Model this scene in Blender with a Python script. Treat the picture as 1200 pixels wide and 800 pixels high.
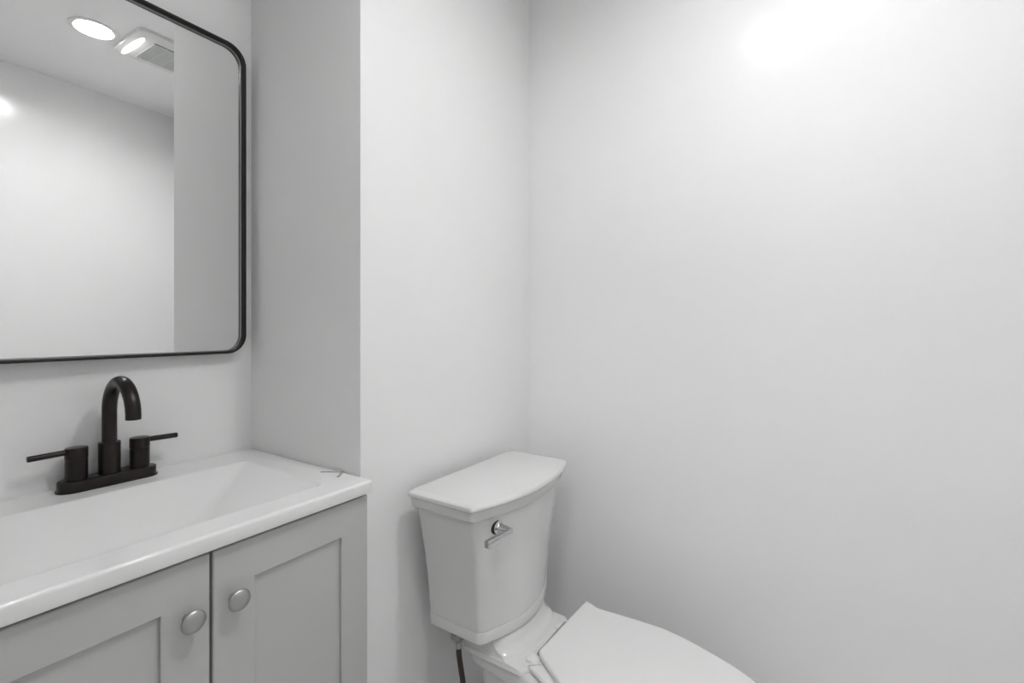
import bpy, bmesh, math
from mathutils import Vector, Matrix

# ------------------------------------------------------------------ reset
for o in list(bpy.data.objects):
    bpy.data.objects.remove(o, do_unlink=True)
S = bpy.context.scene
COL = S.collection
H = 1.16                      # camera height; z below is written relative to the camera
CEIL = 1.27                   # ceiling above camera height

# ------------------------------------------------------------------ camera
cam_d = bpy.data.cameras.new('camera')
cam = bpy.data.objects.new('camera', cam_d)
COL.objects.link(cam)
cam.location = (0, 0, H)
YAW = math.atan(364 / 556)    # view direction, measured from +X towards +Y
cam.rotation_euler = (math.pi / 2, 0, YAW - math.pi / 2)
cam_d.sensor_fit = 'HORIZONTAL'
cam_d.sensor_width = 36
cam_d.lens = 36 * 556 / 1200
cam_d.shift_y = -17 / 1200
cam_d.clip_start = 0.01
S.camera = cam

# ------------------------------------------------------------------ world, exposure, light strengths
w = bpy.data.worlds.new('world'); S.world = w
w.use_nodes = True
w.node_tree.nodes['Background'].inputs[0].default_value = (1, 1, 1, 1)
w.node_tree.nodes['Background'].inputs[1].default_value = 0.0
S.view_settings.view_transform = 'Standard'
S.view_settings.look = 'None'
S.view_settings.gamma = 1
S.view_settings.use_curve_mapping = False
S.view_settings.exposure = 2.43
LAMP = 41.0                   # recessed lamp by the fan
LAMP2 = 15.0                  # recessed lamp by the doorway
HALLFILL = 6.5                    # fill lamp added in the unseen hallway
FANLAMP = 2.0                # the fan's light strip

# ------------------------------------------------------------------ materials
def mat(name, color, rough=0.5, metal=0.0, emit=0.0, bump=0.0, bscale=200.0, spec=0.5, vary=0.0, vscale=8.0, coat=0.0):
    m = bpy.data.materials.new(name); m.use_nodes = True
    nt = m.node_tree; b = nt.nodes['Principled BSDF']
    b.inputs['Base Color'].default_value = (*color, 1)
    b.inputs['Roughness'].default_value = rough
    b.inputs['Metallic'].default_value = metal
    b.inputs['Specular IOR Level'].default_value = spec
    b.inputs['Coat Weight'].default_value = coat
    b.inputs['Coat Roughness'].default_value = 0.05
    if emit:
        b.inputs['Emission Color'].default_value = (1, 1, 1, 1)
        b.inputs['Emission Strength'].default_value = emit
    if bump or vary:
        tc = nt.nodes.new('ShaderNodeTexCoord')
    if bump:
        n = nt.nodes.new('ShaderNodeTexNoise'); n.inputs['Scale'].default_value = bscale
        n.inputs['Detail'].default_value = 3
        bp = nt.nodes.new('ShaderNodeBump'); bp.inputs['Strength'].default_value = bump
        bp.inputs['Distance'].default_value = 0.002
        nt.links.new(tc.outputs['Object'], n.inputs['Vector'])
        nt.links.new(n.outputs['Fac'], bp.inputs['Height'])
        nt.links.new(bp.outputs['Normal'], b.inputs['Normal'])
    if vary:
        n2 = nt.nodes.new('ShaderNodeTexNoise'); n2.inputs['Scale'].default_value = vscale
        n2.inputs['Detail'].default_value = 5
        mr = nt.nodes.new('ShaderNodeMapRange')
        mr.inputs['To Min'].default_value = max(0, rough - vary); mr.inputs['To Max'].default_value = rough + vary
        nt.links.new(tc.outputs['Object'], n2.inputs['Vector'])
        nt.links.new(n2.outputs['Fac'], mr.inputs['Value'])
        nt.links.new(mr.outputs['Result'], b.inputs['Roughness'])
    return m

M_WALL = mat('white_wall_paint', (0.915, 0.915, 0.915), 0.17, bump=0.05, bscale=140, spec=0.35)
M_WALL2 = mat('white_eggshell_paint', (0.915, 0.915, 0.912), 0.60, bump=0.05, bscale=140, spec=0.3)
M_CEIL = mat('white_ceiling_paint', (0.92, 0.92, 0.92), 0.8)
M_TRIM = mat('white_trim_paint', (0.82, 0.82, 0.81), 0.3)
M_CHINA = mat('white_vitreous_china', (0.72, 0.72, 0.715), 0.10, spec=0.5)
M_SEAT = mat('white_seat_plastic', (0.80, 0.80, 0.795), 0.25)
M_TOP = mat('white_cultured_marble', (0.92, 0.92, 0.915), 0.07, spec=0.6)
M_CAB = mat('grey_cabinet_paint', (0.545, 0.55, 0.533), 0.38)
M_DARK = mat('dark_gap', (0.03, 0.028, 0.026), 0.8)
M_GAPSHADE = mat('gap_shade_brown', (0.035, 0.028, 0.024), 0.7)  # shade of the door gaps, put into the face frame colour
M_BRONZE = mat('oil_rubbed_bronze', (0.022, 0.017, 0.015), 0.30, metal=0.55, vary=0.06, vscale=30)
M_FRAME = mat('black_frame_metal', (0.016, 0.015, 0.013), 0.35, metal=0.3)
M_GLASS = mat('mirror_silvering', (0.90, 0.905, 0.90), 0.0, metal=1.0)
M_EDGE = mat('ground_glass_edge', (0.62, 0.64, 0.63), 0.35, metal=0.6)
M_CHROME = mat('polished_chrome', (0.62, 0.62, 0.62), 0.06, metal=1.0)
M_NICKEL = mat('brushed_nickel', (0.46, 0.455, 0.45), 0.46, metal=1.0)
M_GREYPL = mat('grey_plastic', (0.26, 0.26, 0.25), 0.5)
M_HOSE = mat('braided_hose', (0.035, 0.022, 0.017), 0.5, bump=0.5, bscale=500)
M_LAMP = mat('lamp_lens', (0.9, 0.9, 0.9), 0.5, emit=LAMP)
M_LAMP2 = mat('lamp_lens_dim', (0.9, 0.9, 0.9), 0.5, emit=LAMP2)
M_HALLFILL = mat('hall_fill_lens', (0.9, 0.9, 0.9), 0.5, emit=HALLFILL)
M_FANL = mat('fan_light_lens', (0.9, 0.9, 0.9), 0.5, emit=FANLAMP)
M_FAN = mat('white_fan_plastic', (0.80, 0.80, 0.79), 0.45)
M_CLIP = mat('grey_clip_metal', (0.42, 0.42, 0.42), 0.5)

def floor_mat():
    m = mat('pale_tile_floor', (0.42, 0.41, 0.40), 0.45)
    nt = m.node_tree; b = nt.nodes['Principled BSDF']
    tc = nt.nodes.new('ShaderNodeTexCoord'); br = nt.nodes.new('ShaderNodeTexBrick')
    br.inputs['Scale'].default_value = 1.0
    br.inputs['Brick Width'].default_value = 0.6; br.inputs['Row Height'].default_value = 0.3
    br.inputs['Mortar Size'].default_value = 0.002
    br.inputs['Color1'].default_value = (0.80, 0.80, 0.79, 1); br.inputs['Color2'].default_value = (0.75, 0.75, 0.74, 1)
    br.inputs['Mortar'].default_value = (0.55, 0.55, 0.55, 1)
    nt.links.new(tc.outputs['Object'], br.inputs['Vector']); nt.links.new(br.outputs['Color'], b.inputs['Base Color'])
    return m
M_FLOOR = floor_mat()

# ------------------------------------------------------------------ helpers (coordinates: x, y in metres, z relative to the camera)
def thing(name, label, cat, loc, group=None):
    o = bpy.data.objects.new(name, None); COL.objects.link(o)
    o.empty_display_size = 0.05
    o.location = (loc[0], loc[1], loc[2] + H)
    o['label'] = label; o['category'] = cat
    if group: o['group'] = group
    return o

def root_loc(o):
    v = Vector((0, 0, 0))
    while o is not None:
        v += o.location; o = o.parent
    return v

def obj(name, bm, m, parent=None, label=None, smooth=35.0, loc=None):
    """link a bmesh given in scene coordinates as one mesh object under parent"""
    base = root_loc(parent) if parent else (Vector((loc[0], loc[1], loc[2] + H)) if loc else Vector((0, 0, 0)))
    for v in bm.verts:
        v.co = Vector((v.co.x, v.co.y, v.co.z + H)) - base
    bmesh.ops.recalc_face_normals(bm, faces=bm.faces)
    me = bpy.data.meshes.new(name); bm.to_mesh(me); bm.free()
    me.materials.append(m)
    if smooth:
        for p in me.polygons: p.use_smooth = True
        me.set_sharp_from_angle(angle=math.radians(smooth))
    o = bpy.data.objects.new(name, me); COL.objects.link(o)
    if parent: o.parent = parent
    else: o.location = base
    if label: o['label'] = label
    return o

def struct(name, bm, m):
    o = obj(name, bm, m, smooth=0); o['kind'] = 'structure'; return o

def box(bm, x0, x1, y0, y1, z0, z1, bev=0.0, seg=2):
    t = bmesh.new()
    bmesh.ops.create_cube(t, size=1)
    for v in t.verts:
        v.co = Vector(((x0 + x1) / 2 + v.co.x * (x1 - x0), (y0 + y1) / 2 + v.co.y * (y1 - y0), (z0 + z1) / 2 + v.co.z * (z1 - z0)))
    if bev:
        bmesh.ops.bevel(t, geom=t.edges[:], offset=bev, segments=seg, profile=0.5, affect='EDGES')
    merge(bm, t)
    return bm

def merge(bm, t):
    mp = {v: bm.verts.new(v.co) for v in t.verts}
    for f in t.faces:
        try: bm.faces.new([mp[v] for v in f.verts])
        except ValueError: pass
    t.free()

def B(*a, **k): return box(bmesh.new(), *a, **k)

def loft(bm, rings, cap0=True, cap1=True):
    vs = [[bm.verts.new(p) for p in r] for r in rings]
    n = len(rings[0])
    for a, b in zip(vs, vs[1:]):
        for i in range(n):
            j = (i + 1) % n
            bm.faces.new((a[i], a[j], b[j], b[i]))
    if cap0: bm.faces.new(vs[0])
    if cap1: bm.faces.new(vs[-1])
    return bm

def rrect(x0, x1, y0, y1, r, z, n=6):
    pts = []
    for cx, cy, a0 in ((x1 - r, y1 - r, 0), (x0 + r, y1 - r, 90), (x0 + r, y0 + r, 180), (x1 - r, y0 + r, 270)):
        for k in range(n + 1):
            a = math.radians(a0 + 90 * k / n)
            pts.append(Vector((cx + r * math.cos(a), cy + r * math.sin(a), z)))
    return pts

def lathe(bm, prof, c, axis, n=32):
    """prof: (distance along axis, radius)"""
    axis = Vector(axis).normalized()
    u = axis.orthogonal().normalized(); v = axis.cross(u)
    rings = []
    for d, r in prof:
        rings.append([Vector(c) + axis * d + (u * math.cos(2 * math.pi * k / n) + v * math.sin(2 * math.pi * k / n)) * max(r, 1e-5) for k in range(n)])
    return loft(bm, rings)

def spline(pts, sub=8, closed=False):
    P = [Vector(p) for p in pts]; out = []; n = len(P)
    rng = range(n if closed else n - 1)
    for i in rng:
        if closed: a, b, c, d = P[(i - 1) % n], P[i], P[(i + 1) % n], P[(i + 2) % n]
        else: a, b, c, d = P[max(i - 1, 0)], P[i], P[i + 1], P[min(i + 2, n - 1)]
        for k in range(sub):
            t = k / sub
            out.append(0.5 * ((2 * b) + (c - a) * t + (2 * a - 5 * b + 4 * c - d) * t * t + (3 * b - a - 3 * c + d) * t ** 3))
    if not closed: out.append(P[-1])
    return out

def tube(bm, path, rad, n=16):
    rings = []; up = None
    for i, p in enumerate(path):
        t = (path[min(i + 1, len(path) - 1)] - path[max(i - 1, 0)]).normalized()
        if up is None: up = t.orthogonal().normalized()
        up = (up - t * up.dot(t)).normalized(); s = t.cross(up)
        r = rad[i] if isinstance(rad, (list, tuple)) else rad
        rings.append([p + (up * math.cos(2 * math.pi * k / n) + s * math.sin(2 * math.pi * k / n)) * r for k in range(n)])
    return loft(bm, rings)

def inset(ring, d, z=None):
    """offset a closed counter-clockwise/clockwise ring in the xy plane by d inwards"""
    n = len(ring)
    area = sum(ring[i].x * ring[(i + 1) % n].y - ring[(i + 1) % n].x * ring[i].y for i in range(n))
    sg = 1 if area > 0 else -1
    out = []
    for i in range(n):
        t = ring[(i + 1) % n] - ring[i - 1]
        t.z = 0
        if t.length < 1e-9: t = Vector((1, 0, 0))
        t.normalize()
        nrm = Vector((-t.y, t.x, 0)) * sg
        p = ring[i] + nrm * d
        if z is not None: p.z = z
        out.append(p)
    return out

# ------------------------------------------------------------------ setting
XR, XA0, XA1 = 1.392, 0.045, 0.6845       # right wall, left wall and alcove side faces
YT, YB, YF = 0.843, 1.2884, -0.72
T = 0.10
F = -H
XL = XA0 - T                              # outer face of the left wall
HX0, HY0, HY1 = -1.25, -1.3, 1.2          # hallway beyond the doorway
DY0, DY1, DZ = -0.50, 0.335, 0.87         # doorway in the left wall
LIGHTS = ((0.769, -0.045), (0.365, 0.200))
def ceiling_with_holes(x0, x1, y0, y1, z0, z1, holes, r, n=48):
    """slab split into one cell per hole so that each cell is a ring between a circle and a rectangle"""
    bm = bmesh.new()
    xm = (holes[0][0] + holes[1][0]) / 2
    for (cx, cy), (a, b) in zip(holes, ((xm, x1), (x0, xm))):
        out, inn = [], []
        corners = [math.atan2(yy - cy, xx - cx) for xx in (a, b) for yy in (y0, y1)]
        angs = sorted([2 * math.pi * k / n - math.pi for k in range(n)] + corners)
        for t in angs:
            c, s = math.cos(t), math.sin(t)
            k = min([q for q in (((b - cx) / c if c > 1e-9 else 9e9), ((a - cx) / c if c < -1e-9 else 9e9), ((y1 - cy) / s if s > 1e-9 else 9e9), ((y0 - cy) / s if s < -1e-9 else 9e9))])
            out.append((cx + c * k, cy + s * k)); inn.append((cx + r * c, cy + r * s))
        m = len(angs)
        V = {}
        for nm, ring in (('o', out), ('i', inn)):
            for z in (z0, z1): V[nm, z] = [bm.verts.new((p[0], p[1], z)) for p in ring]
        for i in range(m):
            j = (i + 1) % m
            bm.faces.new((V['o', z0][i], V['i', z0][i], V['i', z0][j], V['o', z0][j]))
            bm.faces.new((V['o', z1][i], V['o', z1][j], V['i', z1][j], V['i', z1][i]))
            bm.faces.new((V['i', z0][i], V['i', z1][i], V['i', z1][j], V['i', z0][j]))
    return bm
struct('floor', B(HX0 - T, XR + T, HY0 - T, YB + T, F - 0.1, F), M_FLOOR)
struct('ceiling', ceiling_with_holes(XA0 - 0.05, XR + T, YF - T, YB + T, CEIL, CEIL + 0.1, LIGHTS, 0.066), M_CEIL)
struct('ceiling_hall', B(HX0 - T, XA0 - 0.05, HY0 - T, YB + T, CEIL, CEIL + 0.1), M_CEIL)
struct('wall_right', B(XR, XR + T, YF - T, YT + T, F, CEIL), M_WALL)
struct('wall_back', B(XA0, XA1 + T, YB, YB + T, F, CEIL), M_WALL2)
# the wall behind the toilet turns the corner into the vanity alcove: one piece
struct('wall_toilet_side', B(XA1, XR, YT, YB, F, CEIL), M_WALL2)
bm = B(XL, XA0, DY1, YB + T, F, CEIL)
box(bm, XL, XA0, YF - T, DY0, F, CEIL)
box(bm, XL, XA0, DY0, DY1, DZ, CEIL)
struct('wall_left', bm, M_WALL)
struct('wall_front', B(XA0, XR, YF - T, YF, F, CEIL), M_WALL)
struct('wall_hall_far', B(HX0 - T, HX0, HY0 - T, HY1 + T, F, CEIL), M_WALL)
struct('wall_hall_front', B(HX0, XL, HY0 - T, HY0, F, CEIL), M_WALL)
struct('wall_hall_back', B(HX0, XL, HY1, HY1 + T, F, CEIL), M_WALL)
struct('wall_hall_side', B(XL, XA0, HY0 - T, YF - T, F, CEIL), M_WALL)
bb = dict(bev=0.003)
struct('baseboard_right', B(XR - 0.014, XR, YF, YT, F, F + 0.10, **bb), M_TRIM)
struct('baseboard_back', B(XA1, XR - 0.014, YT - 0.014, YT, F, F + 0.10, **bb), M_TRIM)
struct('baseboard_front', B(XA0, XR - 0.014, YF, YF + 0.014, F, F + 0.10, **bb), M_TRIM)
bm = B(XL - 0.006, XA0 + 0.006, DY1 - 0.016, DY1, F, DZ)         # jambs and head of the doorway
box(bm, XL - 0.006, XA0 + 0.006, DY0, DY0 + 0.016, F, DZ)
box(bm, XL - 0.006, XA0 + 0.006, DY0 + 0.016, DY1 - 0.016, DZ - 0.016, DZ)
struct('trim_1', bm, M_TRIM)
bm = B(XL - 0.016, XL, DY1, DY1 + 0.06, F, DZ + 0.06)             # casing on the hallway side
box(bm, XL - 0.016, XL, DY0 - 0.06, DY0, F, DZ + 0.06)
box(bm, XL - 0.016, XL, DY0, DY1, DZ, DZ + 0.06)
struct('trim_2', bm, M_TRIM)

# ------------------------------------------------------------------ ceiling lights
def recessed(x, y, label, lens):
    t = thing('recessed_light', label, 'ceiling light', (x, y, CEIL), 'recessed ceiling lights')
    bm = bmesh.new()
    n = 48
    D = 0.022                                              # the lens sits up inside the can
    rings = [[Vector((x + r * math.cos(2 * math.pi * k / n), y + r * math.sin(2 * math.pi * k / n), z)) for k in range(n)]
             for r, z in ((0.084, CEIL), (0.084, CEIL - 0.003), (0.080, CEIL - 0.005), (0.0665, CEIL - 0.005), (0.0645, CEIL - 0.003), (0.0635, CEIL + D + 0.01), (0.0655, CEIL + D + 0.01), (0.0665, CEIL))]
    loft(bm, rings, cap0=False, cap1=False)
    obj('trim_ring', bm, M_FAN, t)
    bm = bmesh.new()
    lathe(bm, ((0, 0.0634), (0.004, 0.0634), (0.005, 0.061)), (x, y, CEIL + D + 0.006), (0, 0, -1), 48)
    obj('lens', bm, lens, t)
    return t
recessed(*LIGHTS[0], 'round recessed ceiling light seen in the mirror beside the exhaust fan', M_LAMP)
recessed(*LIGHTS[1], 'round recessed ceiling light near the doorway, glinting in the right wall', M_LAMP2)

hall = thing('hall_fill_light', 'round flush fill light added in the unseen hallway outside the doorway', 'ceiling light', (-0.70, -0.10, CEIL))  # out of view, added to send fill through the doorway
bm = bmesh.new()
lathe(bm, ((0, 0.165), (0.012, 0.165), (0.016, 0.160)), (-0.70, -0.10, CEIL - 0.0003), (0, 0, -1), 48)
obj('base', bm, M_FAN, hall)
bm = bmesh.new()
lathe(bm, ((0, 0.150), (0.020, 0.146), (0.036, 0.125), (0.046, 0.085), (0.050, 0.03)), (-0.70, -0.10, CEIL - 0.016), (0, 0, -1), 48)
obj('dome', bm, M_HALLFILL, hall)

# ------------------------------------------------------------------ exhaust fan with a light strip
fx0, fx1, fy0, fy1 = 0.862, 1.165, -0.145, 0.155
fan = thing('exhaust_fan', 'white square ceiling exhaust fan with louvred grille and glowing light strip', 'exhaust fan', ((fx0 + fx1) / 2, (fy0 + fy1) / 2, CEIL))
bm = bmesh.new()
loft(bm, [rrect(fx0, fx1, fy0, fy1, 0.03, CEIL - 0.0005), rrect(fx0, fx1, fy0, fy1, 0.03, CEIL - 0.006),
          rrect(fx0 + 0.004, fx1 - 0.004, fy0 + 0.004, fy1 - 0.004, 0.028, CEIL - 0.012),
          rrect(fx0 + 0.02, fx1 - 0.02, fy0 + 0.02, fy1 - 0.02, 0.02, CEIL - 0.016)])
obj('housing', bm, M_FAN, fan)
gx0, gx1, gy0, gy1 = 0.938, 1.135, -0.100, 0.090
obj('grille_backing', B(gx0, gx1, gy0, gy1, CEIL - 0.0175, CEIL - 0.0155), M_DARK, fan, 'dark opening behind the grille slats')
bm = bmesh.new()
n = 13
for k in range(n):                                       # louvre slats run along X
    y = gy0 + (gy1 - gy0) * (k + 0.5) / n
    box(bm, gx0, gx1, y - 0.0036, y + 0.0036, CEIL - 0.021, CEIL - 0.0172)
for k in range(5):
    x = gx0 + (gx1 - gx0) * k / 4
    box(bm, x - 0.0012, x + 0.0012, gy0, gy1, CEIL - 0.0205, CEIL - 0.0172)
obj('grille', bm, M_FAN, fan, smooth=0)
bm = bmesh.new()
ring = lambda s, z: [Vector((0.8965 + 0.0125 * s * math.cos(2 * math.pi * k / 40), -0.016 + 0.110 * s * math.sin(2 * math.pi * k / 40), z)) for k in range(40)]
loft(bm, [ring(1, CEIL - 0.014), ring(1, CEIL - 0.0165), ring(0.9, CEIL - 0.0195), ring(0.6, CEIL - 0.0215)])
obj('light_strip', bm, M_FANL, fan, 'glowing oval light strip')

# ------------------------------------------------------------------ vanity cabinet
CX = 0.3735
VX0, VX1 = 0.0665, 0.6790
YD = 0.813                     # front face of the doors
YCAB = 0.834                   # front of the carcass
ZT = -0.351                    # underside of the top
van = thing('vanity_cabinet', 'pale grey two-door shaker vanity cabinet under the white sink top', 'vanity cabinet', (CX, 1.05, F))
bm = B(VX0, VX0 + 0.016, YCAB, YB - 0.004, F, ZT)
box(bm, VX1 - 0.016, VX1, YCAB, YB - 0.004, F, ZT)
box(bm, VX0 + 0.016, VX1 - 0.016, YB - 0.012, YB - 0.004, F + 0.09, ZT - 0.05)
box(bm, VX0 + 0.016, VX1 - 0.016, YCAB + 0.018, YB - 0.012, F + 0.09, F + 0.106)
obj('carcass', bm, M_CAB, van, smooth=0)
obj('toe_kick', B(VX0 + 0.016, VX1 - 0.016, YCAB + 0.06, YCAB + 0.075, F, F + 0.09), M_CAB, van, smooth=0)
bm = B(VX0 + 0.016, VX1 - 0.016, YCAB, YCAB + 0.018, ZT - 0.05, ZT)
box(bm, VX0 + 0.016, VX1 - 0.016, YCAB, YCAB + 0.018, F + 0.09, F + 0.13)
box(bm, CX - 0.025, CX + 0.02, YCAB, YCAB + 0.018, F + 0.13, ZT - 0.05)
obj('face_frame', bm, M_GAPSHADE, van, 'face frame coloured dark brown for the shade in the gaps around the doors', smooth=0)

def shaker(x0, x1, z0, z1, sl, sr, rail, knobx, knobz):
    d = bmesh.new()
    # frame as one ring with a recessed panel
    yf, yb, yp = YD, YD + 0.019, YD + 0.0065
    e = 0.0022
    def R(a0, a1, c0, c1, y): return [Vector((a0, y, c0)), Vector((a1, y, c0)), Vector((a1, y, c1)), Vector((a0, y, c1))]
    px0, px1, pz0, pz1 = x0 + sl, x1 - sr, z0 + rail, z1 - rail
    loft(d, [R(x0, x1, z0, z1, yb), R(x0, x1, z0, z1, yf + e), R(x0 + e * .4, x1 - e * .4, z0 + e * .4, z1 - e * .4, yf + e * .4),
             R(x0 + e, x1 - e, z0 + e, z1 - e, yf), R(px0, px1, pz0, pz1, yf), R(px0 + 0.0015, px1 - 0.0015, pz0 + 0.0015, pz1 - 0.0015, yf + 0.001),
             R(px0 + 0.0015, px1 - 0.0015, pz0 + 0.0015, pz1 - 0.0015, yp)])
    door = obj('door', d, M_CAB, van, smooth=20)
    k = bmesh.new()
    lathe(k, ((0, 0.0085), (0.003, 0.0075), (0.010, 0.0062), (0.0135, 0.0075), (0.0155, 0.0140), (0.0168, 0.0168), (0.0182, 0.0173),
              (0.0198, 0.0166), (0.0222, 0.0138), (0.0240, 0.0088), (0.0247, 0.003)), (knobx, YD, knobz), (0, -1, 0), 40)
    obj('knob', k, M_NICKEL, door, 'round brushed nickel knob', smooth=50)
ZD1, ZD0 = -0.3590, F + 0.10
shaker(VX0, 0.3675, ZD0, ZD1, 0.065, 0.0655, 0.0655, 0.3365, -0.4455)
shaker(0.3719, VX1, ZD0, ZD1, 0.0655, 0.0640, 0.0655, 0.4040, -0.4450)

# ------------------------------------------------------------------ vanity top with integral basin
ct = thing('sink', 'glossy white vanity top with integral rectangular sink basin', 'sink top', (CX, 1.05, ZT))
tx0, tx1, ty0, ty1 = 0.062, 0.6838, 0.802, YB - 0.0005
zt = -0.325
bx0, bx1, by0, by1 = 0.139, 0.608, 0.868, 1.172
bm = bmesh.new()
rr = lambda i, r, z: rrect(tx0 + i, tx1 - i, ty0 + i, ty1 - i, r, z, 10)
rings = [rr(0.0005, 0.004, ZT), rr(0, 0.004, ZT + 0.001), rr(0, 0.004, zt - 0.007)] + [rr(0.005 * (1 - math.cos(math.radians(a))), 0.004, zt - 0.005 * (1 - math.sin(math.radians(a)))) for a in range(0, 91, 15)] + [rr(0.0065, 0.004, zt)]
bas = lambda i, r, z: rrect(bx0 + i, bx1 - i, by0 + i, by1 - i, r, z, 10)
rings += [bas(-0.0055, 0.018, zt), bas(-0.004, 0.017, zt), bas(-0.002, 0.015, zt - 0.0003), bas(0.0, 0.014, zt - 0.0010), bas(0.002, 0.013, zt - 0.0020), bas(0.004, 0.012, zt - 0.0032)]
dx0, dx1, dy0, dy1, dz = 0.165, 0.452, 0.905, 1.045, -0.392
for t in (0.02, 0.25, 0.5, 0.75, 0.9, 1.0):
    e = 1 - (1 - t) ** 1.0
    zz = (zt - 0.0032) + (dz - zt + 0.0032) * e
    rings.append(rrect(bx0 + 0.004 + (dx0 - bx0 - 0.004) * t, bx1 - 0.004 + (dx1 - bx1 + 0.004) * t,
                       by0 + 0.004 + (dy0 - by0 - 0.004) * t, by1 - 0.004 + (dy1 - by1 + 0.004) * t, 0.012 + 0.006 * t, zz, 10))
rings.append(rrect(dx0 + 0.02, dx1 - 0.02, dy0 + 0.02, dy1 - 0.02, 0.014, dz - 0.004, 10))
# underside of the bowl closes the solid
loft(bm, rings, cap0=False, cap1=True)
low = [rr(0.0005, 0.004, ZT), rrect(bx0 - 0.006, bx1 + 0.006, by0 - 0.006, by1 + 0.006, 0.02, ZT, 10),
       rrect(dx0 - 0.01, dx1 + 0.01, dy0 - 0.01, dy1 + 0.01, 0.02, dz - 0.014, 10)]
loft(bm, low, cap0=False, cap1=True)
bmesh.ops.remove_doubles(bm, verts=bm.verts, dist=1e-6)
obj('basin_top', bm, M_TOP, ct, smooth=30)
bm = bmesh.new()
lathe(bm, ((0, 0.022), (0.002, 0.022), (0.003, 0.020), (0.0025, 0.016), (0.006, 0.014), (0.008, 0.008)), (CX, 0.98, dz - 0.004), (0, 0, 1), 32)
obj('drain', bm, M_BRONZE, ct, 'dark bronze drain')

# ------------------------------------------------------------------ faucet
FX, FY = 0.3690, 1.2475
fa = thing('faucet', 'dark bronze two-handle faucet with high arched spout behind the sink basin', 'faucet', (FX, FY, zt))
def stad(hl, hw, z, n=14):
    pts = []
    for k in range(n + 1):
        a = -math.pi / 2 + math.pi * k / n
        pts.append(Vector((FX + hl - hw + hw * math.cos(a), FY + hw * math.sin(a), z)))
    for k in range(n + 1):
        a = math.pi / 2 + math.pi * k / n
        pts.append(Vector((FX - hl + hw + hw * math.cos(a), FY + hw * math.sin(a), z)))
    return pts
bm = bmesh.new()
loft(bm, [stad(0.0845, 0.0265, zt), stad(0.0845, 0.0265, zt + 0.003), stad(0.0820, 0.0245, zt + 0.0035), stad(0.0820, 0.0245, zt + 0.019),
          stad(0.0812, 0.0237, zt + 0.0203), stad(0.0795, 0.022, zt + 0.021)])
obj('base_plate', bm, M_BRONZE, fa)
bm = bmesh.new()
lathe(bm, ((0, 0.0185), (0.064, 0.0185), (0.0655, 0.0178), (0.066, 0.0165)), (FX, FY, zt + 0.0205), (0, 0, 1), 40)
obj('spout_collar', bm, M_BRONZE, fa)
path = [Vector((FX, FY, zt + 0.085)), Vector((FX, FY, -0.22)), Vector((FX, FY, -0.19))]
rA = 0.0625
for k in range(25):
    a = math.pi * k / 24 * 1.03
    path.append(Vector((FX, FY - rA + rA * math.cos(a), -0.174 + rA * math.sin(a))))
bm = bmesh.new(); tube(bm, path, 0.0128, 24)
sp = obj('spout', bm, M_BRONZE, fa, smooth=45)
for sx in (-1, 1):
    hx = FX + sx * 0.0525
    bm = bmesh.new()
    lathe(bm, ((0, 0.0178), (0.041, 0.0178), (0.0415, 0.0168), (0.0428, 0.0168), (0.0433, 0.0180), (0.0625, 0.0180), (0.0640, 0.0174), (0.0645, 0.016)),
          (hx, FY, zt + 0.0205), (0, 0, 1), 40)
    h = obj('handle', bm, M_BRONZE, fa)
    bm = bmesh.new()
    tip = Vector((hx + sx * 0.071, FY - 0.002, -0.2475 - 0.001))
    a = Vector((hx + sx * 0.015, FY, -0.2475))
    dd = (tip - a)
    lathe(bm, ((0, 0.0056), (dd.length - 0.001, 0.0056), (dd.length, 0.0048)), a, dd, 20)
    obj('lever', bm, M_BRONZE, h)

# ------------------------------------------------------------------ mirror (hung a touch out of square, as its reflection shows)
MW, MZ0, MZ1 = 0.5665, -0.0675, 0.725
mx, my = 0.375, 1.27
mir = thing('wall_mirror', 'rounded rectangular wall mirror in a thin black metal frame above the sink', 'mirror', (mx, my, MZ0))
def mring(i, y, n=10, r=0.047):
    x0, x1, z0, z1 = mx - MW / 2 + i, mx + MW / 2 - i, MZ0 + i, MZ1 - i
    r = max(r - i, 0.004)
    pts = rrect(x0, x1, z0, z1, r, 0, n)
    return [Vector((p.x, y, p.y)) for p in pts]
yg = my
def closed_loft(rings):
    bm = bmesh.new()
    vs = [[bm.verts.new(p) for p in r] for r in rings]
    n = len(rings[0])
    for q in range(len(vs)):
        a, b = vs[q], vs[(q + 1) % len(vs)]
        for i in range(n):
            j = (i + 1) % n
            bm.faces.new((a[i], a[j], b[j], b[i]))
    return bm
# frame, glass edge and glass are turned by the thing's own rotation
fr = obj('frame', closed_loft([mring(0, yg + 0.0105), mring(0, yg - 0.0130), mring(0.0012, yg - 0.0142), mring(0.0052, yg - 0.0142), mring(0.0062, yg - 0.0132),
                               mring(0.0062, yg + 0.004), mring(0.012, yg + 0.004), mring(0.012, yg + 0.0105)]), M_FRAME, mir, smooth=50)
obj('glass_edge', closed_loft([mring(0.0062, yg + 0.0038), mring(0.0062, yg - 0.0002), mring(0.0088, yg - 0.0006), mring(0.0088, yg + 0.0038)]), M_EDGE, mir, 'pale ground edge of the mirror glass', smooth=50)
bm = bmesh.new(); loft(bm, [mring(0.0088, yg), mring(0.0088, yg + 0.0036)])
obj('glass', bm, M_GLASS, mir, smooth=0)
mir.rotation_euler = (0, 0, 0.02)

# ------------------------------------------------------------------ toilet
TX = 1.010
toi = thing('toilet', 'white two-piece toilet with closed lid standing in the corner by the right wall', 'toilet', (TX, 0.55, F))

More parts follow.
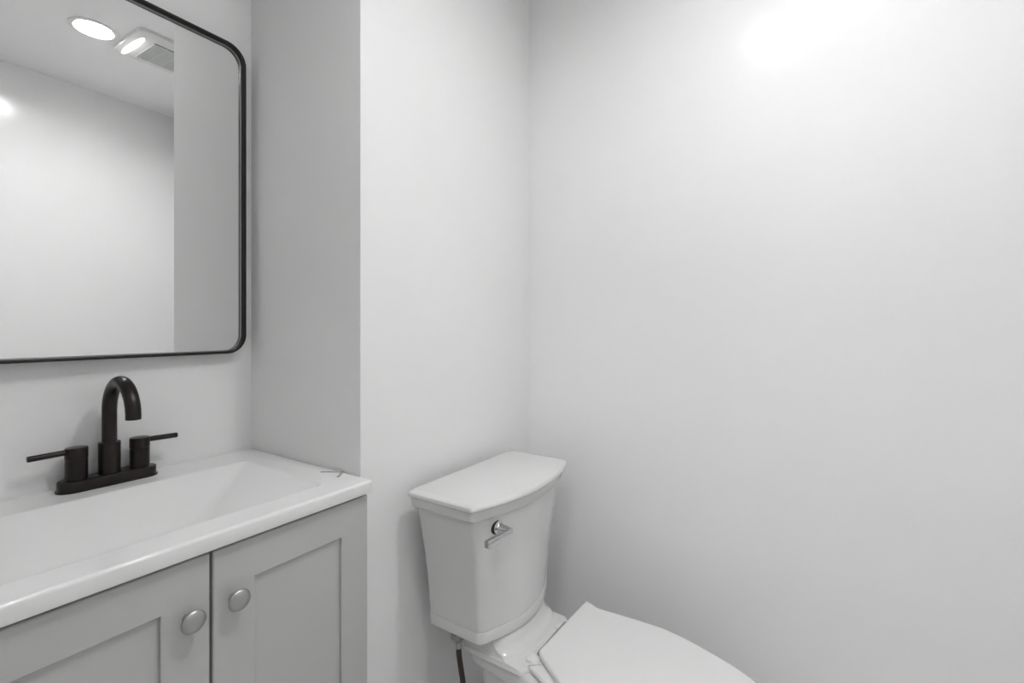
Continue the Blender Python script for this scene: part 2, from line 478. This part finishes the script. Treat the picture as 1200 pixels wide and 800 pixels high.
def tank_ring(hw, yb, yc, bow, r, z, nb=14, nc=7, rb=0.012):
    """back edge yb, front corner yc, bow forward in the middle, corner radius r"""
    pts = []
    # front from left corner to right corner along the bow
    sl = 2 * bow / hw                                       # slope of the parabola at the corner
    # left side going forward, then the front left corner
    L, Rr = TX - hw, TX + hw
    fy = lambda x: yc - bow * (1 - ((x - TX) / hw) ** 2)
    xs = L + r
    # back left
    for k in range(nc + 1):
        a = math.radians(90 + 90 * k / nc)
        pts.append(Vector((L + rb + rb * math.cos(a), yb - rb + rb * math.sin(a), z)))
    p0 = Vector((L, fy(xs) + r * 0.80, z)); p1 = Vector((L, fy(xs) + 0.12 * r + (fy(L) - fy(xs)), z)); p2 = Vector((xs, fy(xs), z))
    p1 = Vector((L, fy(xs) + sl * r * 0.5, z))
    for k in range(nc + 1):
        t = k / nc
        pts.append(p0 * (1 - t) ** 2 + p1 * 2 * t * (1 - t) + p2 * t * t)
    for k in range(1, nb):
        x = xs + (Rr - r - xs) * k / nb
        pts.append(Vector((x, fy(x), z)))
    q = [Vector((2 * TX - p.x, p.y, z)) for p in pts]       # mirror
    # left half of list up to the bow is symmetrical already: add the right corner and back right
    cr = [Vector((2 * TX - p.x, p.y, z)) for p in pts[nc + 1:2 * nc + 2]][::-1]
    br = [Vector((2 * TX - p.x, p.y, z)) for p in pts[:nc + 1]][::-1]
    return pts + cr + br
bm = bmesh.new()
YBK = 0.803
loft(bm, [tank_ring(0.150, YBK, 0.655, 0.046, 0.030, -0.724), tank_ring(0.155, YBK, 0.650, 0.047, 0.030, -0.719), tank_ring(0.1562, YBK, 0.6490, 0.0465, 0.030, -0.6945), tank_ring(0.1556, YBK, 0.6495, 0.0465, 0.030, -0.6932),
          tank_ring(0.1550, YBK, 0.6502, 0.0465, 0.030, -0.6928), tank_ring(0.1550, YBK, 0.6502, 0.0465, 0.030, -0.6918), tank_ring(0.1563, YBK, 0.6492, 0.0465, 0.030, -0.6905),
          tank_ring(0.160, YBK, 0.6475, 0.045, 0.030, -0.640), tank_ring(0.166, YBK, 0.644, 0.045, 0.030, -0.590), tank_ring(0.175, YBK, 0.640, 0.044, 0.030, -0.535),
          tank_ring(0.185, YBK, 0.6355, 0.044, 0.030, -0.485), tank_ring(0.196, YBK, 0.6315, 0.044, 0.030, -0.435), tank_ring(0.199, YBK, 0.630, 0.044, 0.030, -0.4215)])
obj('tank', bm, M_CHINA, toi, smooth=30)
bm = bmesh.new()
loft(bm, [tank_ring(0.206, YBK + 0.003, 0.6285, 0.045, 0.016, -0.4212), tank_ring(0.2125, YBK + 0.004, 0.6265, 0.046, 0.016, -0.4165), tank_ring(0.2145, YBK + 0.005, 0.6245, 0.047, 0.016, -0.3975),
          tank_ring(0.2175, YBK + 0.006, 0.622, 0.047, 0.016, -0.3955), tank_ring(0.2215, YBK + 0.007, 0.6185, 0.047, 0.016, -0.3925), tank_ring(0.2225, YBK + 0.007, 0.6175, 0.047, 0.016, -0.389),
          tank_ring(0.2210, YBK + 0.006, 0.619, 0.047, 0.016, -0.3842), tank_ring(0.2170, YBK + 0.004, 0.622, 0.047, 0.016, -0.3812), tank_ring(0.208, YBK - 0.003, 0.629, 0.046, 0.016, -0.3798)])
obj('tank_lid', bm, M_CHINA, toi, smooth=35)

# flush lever
ex, ey, ez = 0.8735, 0.6115, -0.4490
bm = bmesh.new()
lathe(bm, ((-0.010, 0.0165), (0.003, 0.0165)), (ex, ey, ez), (0, -1, 0), 32)
gk = obj('lever_gasket', bm, M_DARK, toi, 'dark gasket ring behind the lever')
bm = bmesh.new()
lathe(bm, ((0.003, 0.0155), (0.0045, 0.0150), (0.0065, 0.0120), (0.010, 0.0105), (0.020, 0.0085), (0.030, 0.0078)), (ex, ey, ez), (0, -1, 0), 32)
lv = obj('flush_lever', bm, M_CHROME, toi, 'chrome flush lever')
bm = bmesh.new()
prof = []
for x, y, z, h, d in ((0.8835, 0.5800, -0.4520, 0.0050, 0.004), (0.8800, 0.5785, -0.4525, 0.0070, 0.0056), (0.860, 0.5825, -0.4545, 0.0074, 0.0056), (0.835, 0.5880, -0.4570, 0.0074, 0.0056), (0.811, 0.5935, -0.4598, 0.0078, 0.0056), (0.8085, 0.5940, -0.4600, 0.0072, 0.005)):
    prof.append([Vector((x, y + sy * d, z + sz * h)) for sy, sz in ((-0.75, -1), (0.75, -1), (1, -0.75), (1, 0.75), (0.75, 1), (-0.75, 1), (-1, 0.75), (-1, -0.75))])
loft(bm, prof)
obj('lever_arm', bm, M_CHROME, lv, smooth=40)

# bowl: deck, rim and pedestal
def half_to_ring(hw, z, sub=5, xs=TX):
    """hw: list of (y, half width) from back to front"""
    left = [(xs - h, y) for y, h in hw]
    pl = spline([(x, y, z) for x, y in left], sub)
    pr = [Vector((2 * xs - p.x, p.y, z)) for p in pl[::-1]]
    return pl + pr[1:]
RIM = [(0.725, 0.088), (0.705, 0.098), (0.680, 0.102), (0.635, 0.108), (0.580, 0.117), (0.530, 0.129), (0.470, 0.155), (0.390, 0.176), (0.310, 0.182), (0.230, 0.173), (0.160, 0.150), (0.105, 0.112), (0.072, 0.066), (0.062, 0.0)]
def scaled(hw, f, shift=0.0, yc=0.40, fy=1.0):
    return [(yc + (y - yc) * fy + shift, h * f) for y, h in hw]
PED = [(0.690, 0.066), (0.678, 0.070), (0.660, 0.071), (0.625, 0.072), (0.580, 0.077), (0.535, 0.088), (0.480, 0.108), (0.410, 0.116), (0.350, 0.116), (0.290, 0.108), (0.240, 0.092), (0.205, 0.068), (0.185, 0.038), (0.180, 0.0)]
def mix(a, b, t): return [(p[0] + (q[0] - p[0]) * t, p[1] + (q[1] - p[1]) * t) for p, q in zip(a, b)]
base = half_to_ring(RIM, -0.776)
rings = [half_to_ring(mix(PED, RIM, 0.0), F + 0.0), half_to_ring(mix(PED, RIM, 0.0), F + 0.03), half_to_ring(mix(PED, RIM, -0.02), F + 0.10),
         half_to_ring(mix(PED, RIM, 0.06), -0.95), half_to_ring(mix(PED, RIM, 0.18), -0.88), half_to_ring(mix(PED, RIM, 0.36), -0.835),
         half_to_ring(mix(PED, RIM, 0.60), -0.818), half_to_ring(mix(PED, RIM, 0.95), -0.814), half_to_ring(RIM, -0.809), half_to_ring(RIM, -0.790)]
rings += [inset(base, 0.002, -0.781), inset(base, 0.006, -0.776), inset(base, 0.012, -0.7745)]
bm = bmesh.new(); loft(bm, rings)
obj('bowl', bm, M_CHINA, toi, smooth=40)
# raised shelf under the tank with its concave ramp
def shelf(i, z, yf, hw): 
    pts = []
    for k in range(33):                    # front edge follows the bow of the tank
        u = math.sin(math.pi * (k / 32 - 0.5))
        pts.append(Vector((TX + (hw - i) * u, yf + i + 0.020 * u * u + 0.014 * abs(u) ** 8, z)))
    pts.append(Vector((TX + hw - i, 0.722, z))); pts.append(Vector((TX - hw + i, 0.722, z)))
    return pts
bm = bmesh.new()
loft(bm, [shelf(0.000, z, y, h) for y, z, h in ((0.530, -0.7765, 0.1180), (0.531, -0.7700, 0.1180), (0.535, -0.7660, 0.1175), (0.545, -0.7645, 0.1170), (0.566, -0.7635, 0.1160),
          (0.573, -0.7622, 0.1150), (0.5765, -0.7590, 0.1145), (0.5790, -0.7555, 0.1140), (0.5830, -0.7535, 0.1140), (0.5900, -0.7505, 0.1140), (0.5970, -0.7445, 0.1140), (0.6020, -0.7370, 0.1145), (0.6050, -0.7300, 0.1150), (0.6100, -0.7235, 0.1150))])
obj('tank_shelf', bm, M_CHINA, toi, smooth=40)

# seat ring and lid (the lid sits a little askew)
OUT = [(0.555, 0.098), (0.538, 0.104), (0.500, 0.122), (0.450, 0.150), (0.390, 0.174), (0.310, 0.181), (0.230, 0.172), (0.160, 0.149), (0.105, 0.112), (0.075, 0.066), (0.066, 0.0)]
so = half_to_ring(OUT, -0.76)
INN = [(0.430, 0.0), (0.425, 0.045), (0.405, 0.080), (0.375, 0.100), (0.340, 0.112), (0.290, 0.115), (0.240, 0.108), (0.190, 0.092), (0.150, 0.066), (0.130, 0.036), (0.125, 0.0)]
bm = bmesh.new()
a = half_to_ring(OUT, -0.77)
b = half_to_ring(INN, -0.77)
rings = [inset(a, 0.003, -0.7735), inset(a, 0.0, -0.770), inset(a, 0.0, -0.764), inset(a, 0.003, -0.7605), [Vector((p.x, p.y, -0.7605)) for p in b], [Vector((p.x, p.y, -0.7735)) for p in b]]
obj('seat', closed_loft(rings), M_SEAT, toi, smooth=40)
LID = [(0.9480, 0.5440), (0.9560, 0.5470), (1.0000, 0.5460), (1.0700, 0.5440), (1.1400, 0.5420), (1.1860, 0.5400), (1.1925, 0.5360), (1.1860, 0.5180), (1.1800, 0.4980), (1.1830, 0.4500), (1.1880, 0.3850),
       (1.1885, 0.3250), (1.1765, 0.2650), (1.1575, 0.2050), (1.1360, 0.1520), (1.1090, 0.1070), (1.0700, 0.0750), (1.0150, 0.0620), (0.9600, 0.0760), (0.9080, 0.1100), (0.8670, 0.1600), (0.8420, 0.2200),
       (0.8310, 0.2900), (0.8360, 0.3500), (0.8560, 0.4050), (0.8860, 0.4550), (0.9150, 0.5000), (0.9400, 0.5360)]
lr = spline([(x, y, -0.745) for x, y in LID], 5, closed=True)
bm = bmesh.new()
def grow(ring, d, z, c=(1.015, 0.31)):
    out = []
    for p in ring:
        v = Vector((p.x - c[0], p.y - c[1])); v *= 1 + d / v.length
        out.append(Vector((c[0] + v.x, c[1] + v.y, z)))
    return out
loft(bm, [grow(lr, -0.002, -0.7600), grow(lr, 0.0012, -0.7575), grow(lr, 0.0015, -0.7530), grow(lr, 0.0008, -0.7490), grow(lr, -0.0008, -0.7465), grow(lr, -0.0035, -0.7453), grow(lr, -0.008, -0.7450), grow(lr, -0.03, -0.7449)])
obj('seat_lid', bm, M_SEAT, toi, smooth=40)
for sx in (-1, 1):
    hx = TX + 0.002 + sx * 0.070
    bm = B(hx - 0.017, hx + 0.017, 0.540, 0.570, -0.7745, -0.7590, bev=0.004)
    obj('hinge', bm, M_SEAT, toi)
obj('hinge_bar', B(0.950, 1.09, 0.5445, 0.553, -0.7600, -0.7510, bev=0.003), M_GREYPL, toi, 'grey hinge bar behind the lid')

# ------------------------------------------------------------------ water supply line
sx_, sy_ = 0.8755, 0.7250
sup = thing('water_supply_line', 'dark braided water supply hose hanging below the toilet tank', 'supply hose', (sx_, 0.79, -0.98))
bm = bmesh.new()
lathe(bm, ((0, 0.0100), (0.006, 0.0140), (0.012, 0.0190), (0.024, 0.0200)), (sx_, sy_, -0.7475), (0, 0, 1), 10)
obj('tank_nut', bm, M_GREYPL, sup, 'grey plastic nut', smooth=25)
bm = bmesh.new()
lathe(bm, ((0, 0.0068), (0.002, 0.0076), (0.014, 0.0076), (0.016, 0.0065)), (sx_, sy_, -0.7630), (0, 0, 1), 20)
obj('ferrule', bm, M_NICKEL, sup, 'metal crimp ferrule')
hp = spline([(sx_, sy_, -0.762), (sx_ + 0.001, sy_ - 0.001, -0.785), (sx_ + 0.006, sy_ - 0.003, -0.82), (sx_ + 0.013, sy_ - 0.002, -0.86), (sx_ + 0.012, sy_ + 0.012, -0.90), (sx_ + 0.002, sy_ + 0.035, -0.93), (sx_ - 0.002, sy_ + 0.045, -0.955)], 8)
bm = bmesh.new(); tube(bm, hp, 0.0066, 14)
obj('hose', bm, M_HOSE, sup)
bm = bmesh.new()
lathe(bm, ((0, 0.011), (0.02, 0.011), (0.024, 0.008), (0.032, 0.008)), (sx_ - 0.002, sy_ + 0.045, -0.985), (0, 0, 1), 20)
lathe(bm, ((0, 0.026), (0.003, 0.024), (0.005, 0.008), (0.085, 0.008)), (sx_ - 0.002, YT, -0.975), (0, -1, 0), 24)
v = obj('shutoff_valve', bm, M_CHROME, sup, 'chrome shutoff valve')
bm = bmesh.new()
lathe(bm, ((0, 0.012), (0.004, 0.016), (0.010, 0.016), (0.013, 0.010)), (sx_ - 0.002, YT - 0.083, -0.975), (0, -1, 0), 12)
obj('valve_knob', bm, M_GREYPL, v)

# ------------------------------------------------------------------ small bent clip on the counter by the alcove wall
bm = bmesh.new()
cl = [(0.6548, 0.9405), (0.6810, 0.8995), (0.6527, 0.8775)]
wd = 0.0024
def strip(bm, p, q, wd, z0, z1):
    p, q = Vector(p), Vector(q); d = (q - p).normalized(); nrm = Vector((-d.y, d.x)) * wd
    loft(bm, [[Vector((*(p + nrm), z)), Vector((*(q + nrm), z)), Vector((*(q - nrm), z)), Vector((*(p - nrm), z))] for z in (z0, z1)])
strip(bm, cl[0], cl[1], wd, zt, zt + 0.0015)
strip(bm, cl[1], cl[2], wd, zt, zt + 0.0014)
clip = obj('metal_clip', bm, M_CLIP, loc=(0.65, 0.95, zt), smooth=0)
clip['label'] = 'tiny bent grey metal strip lying on the right end of the sink top'
clip['category'] = 'clip'
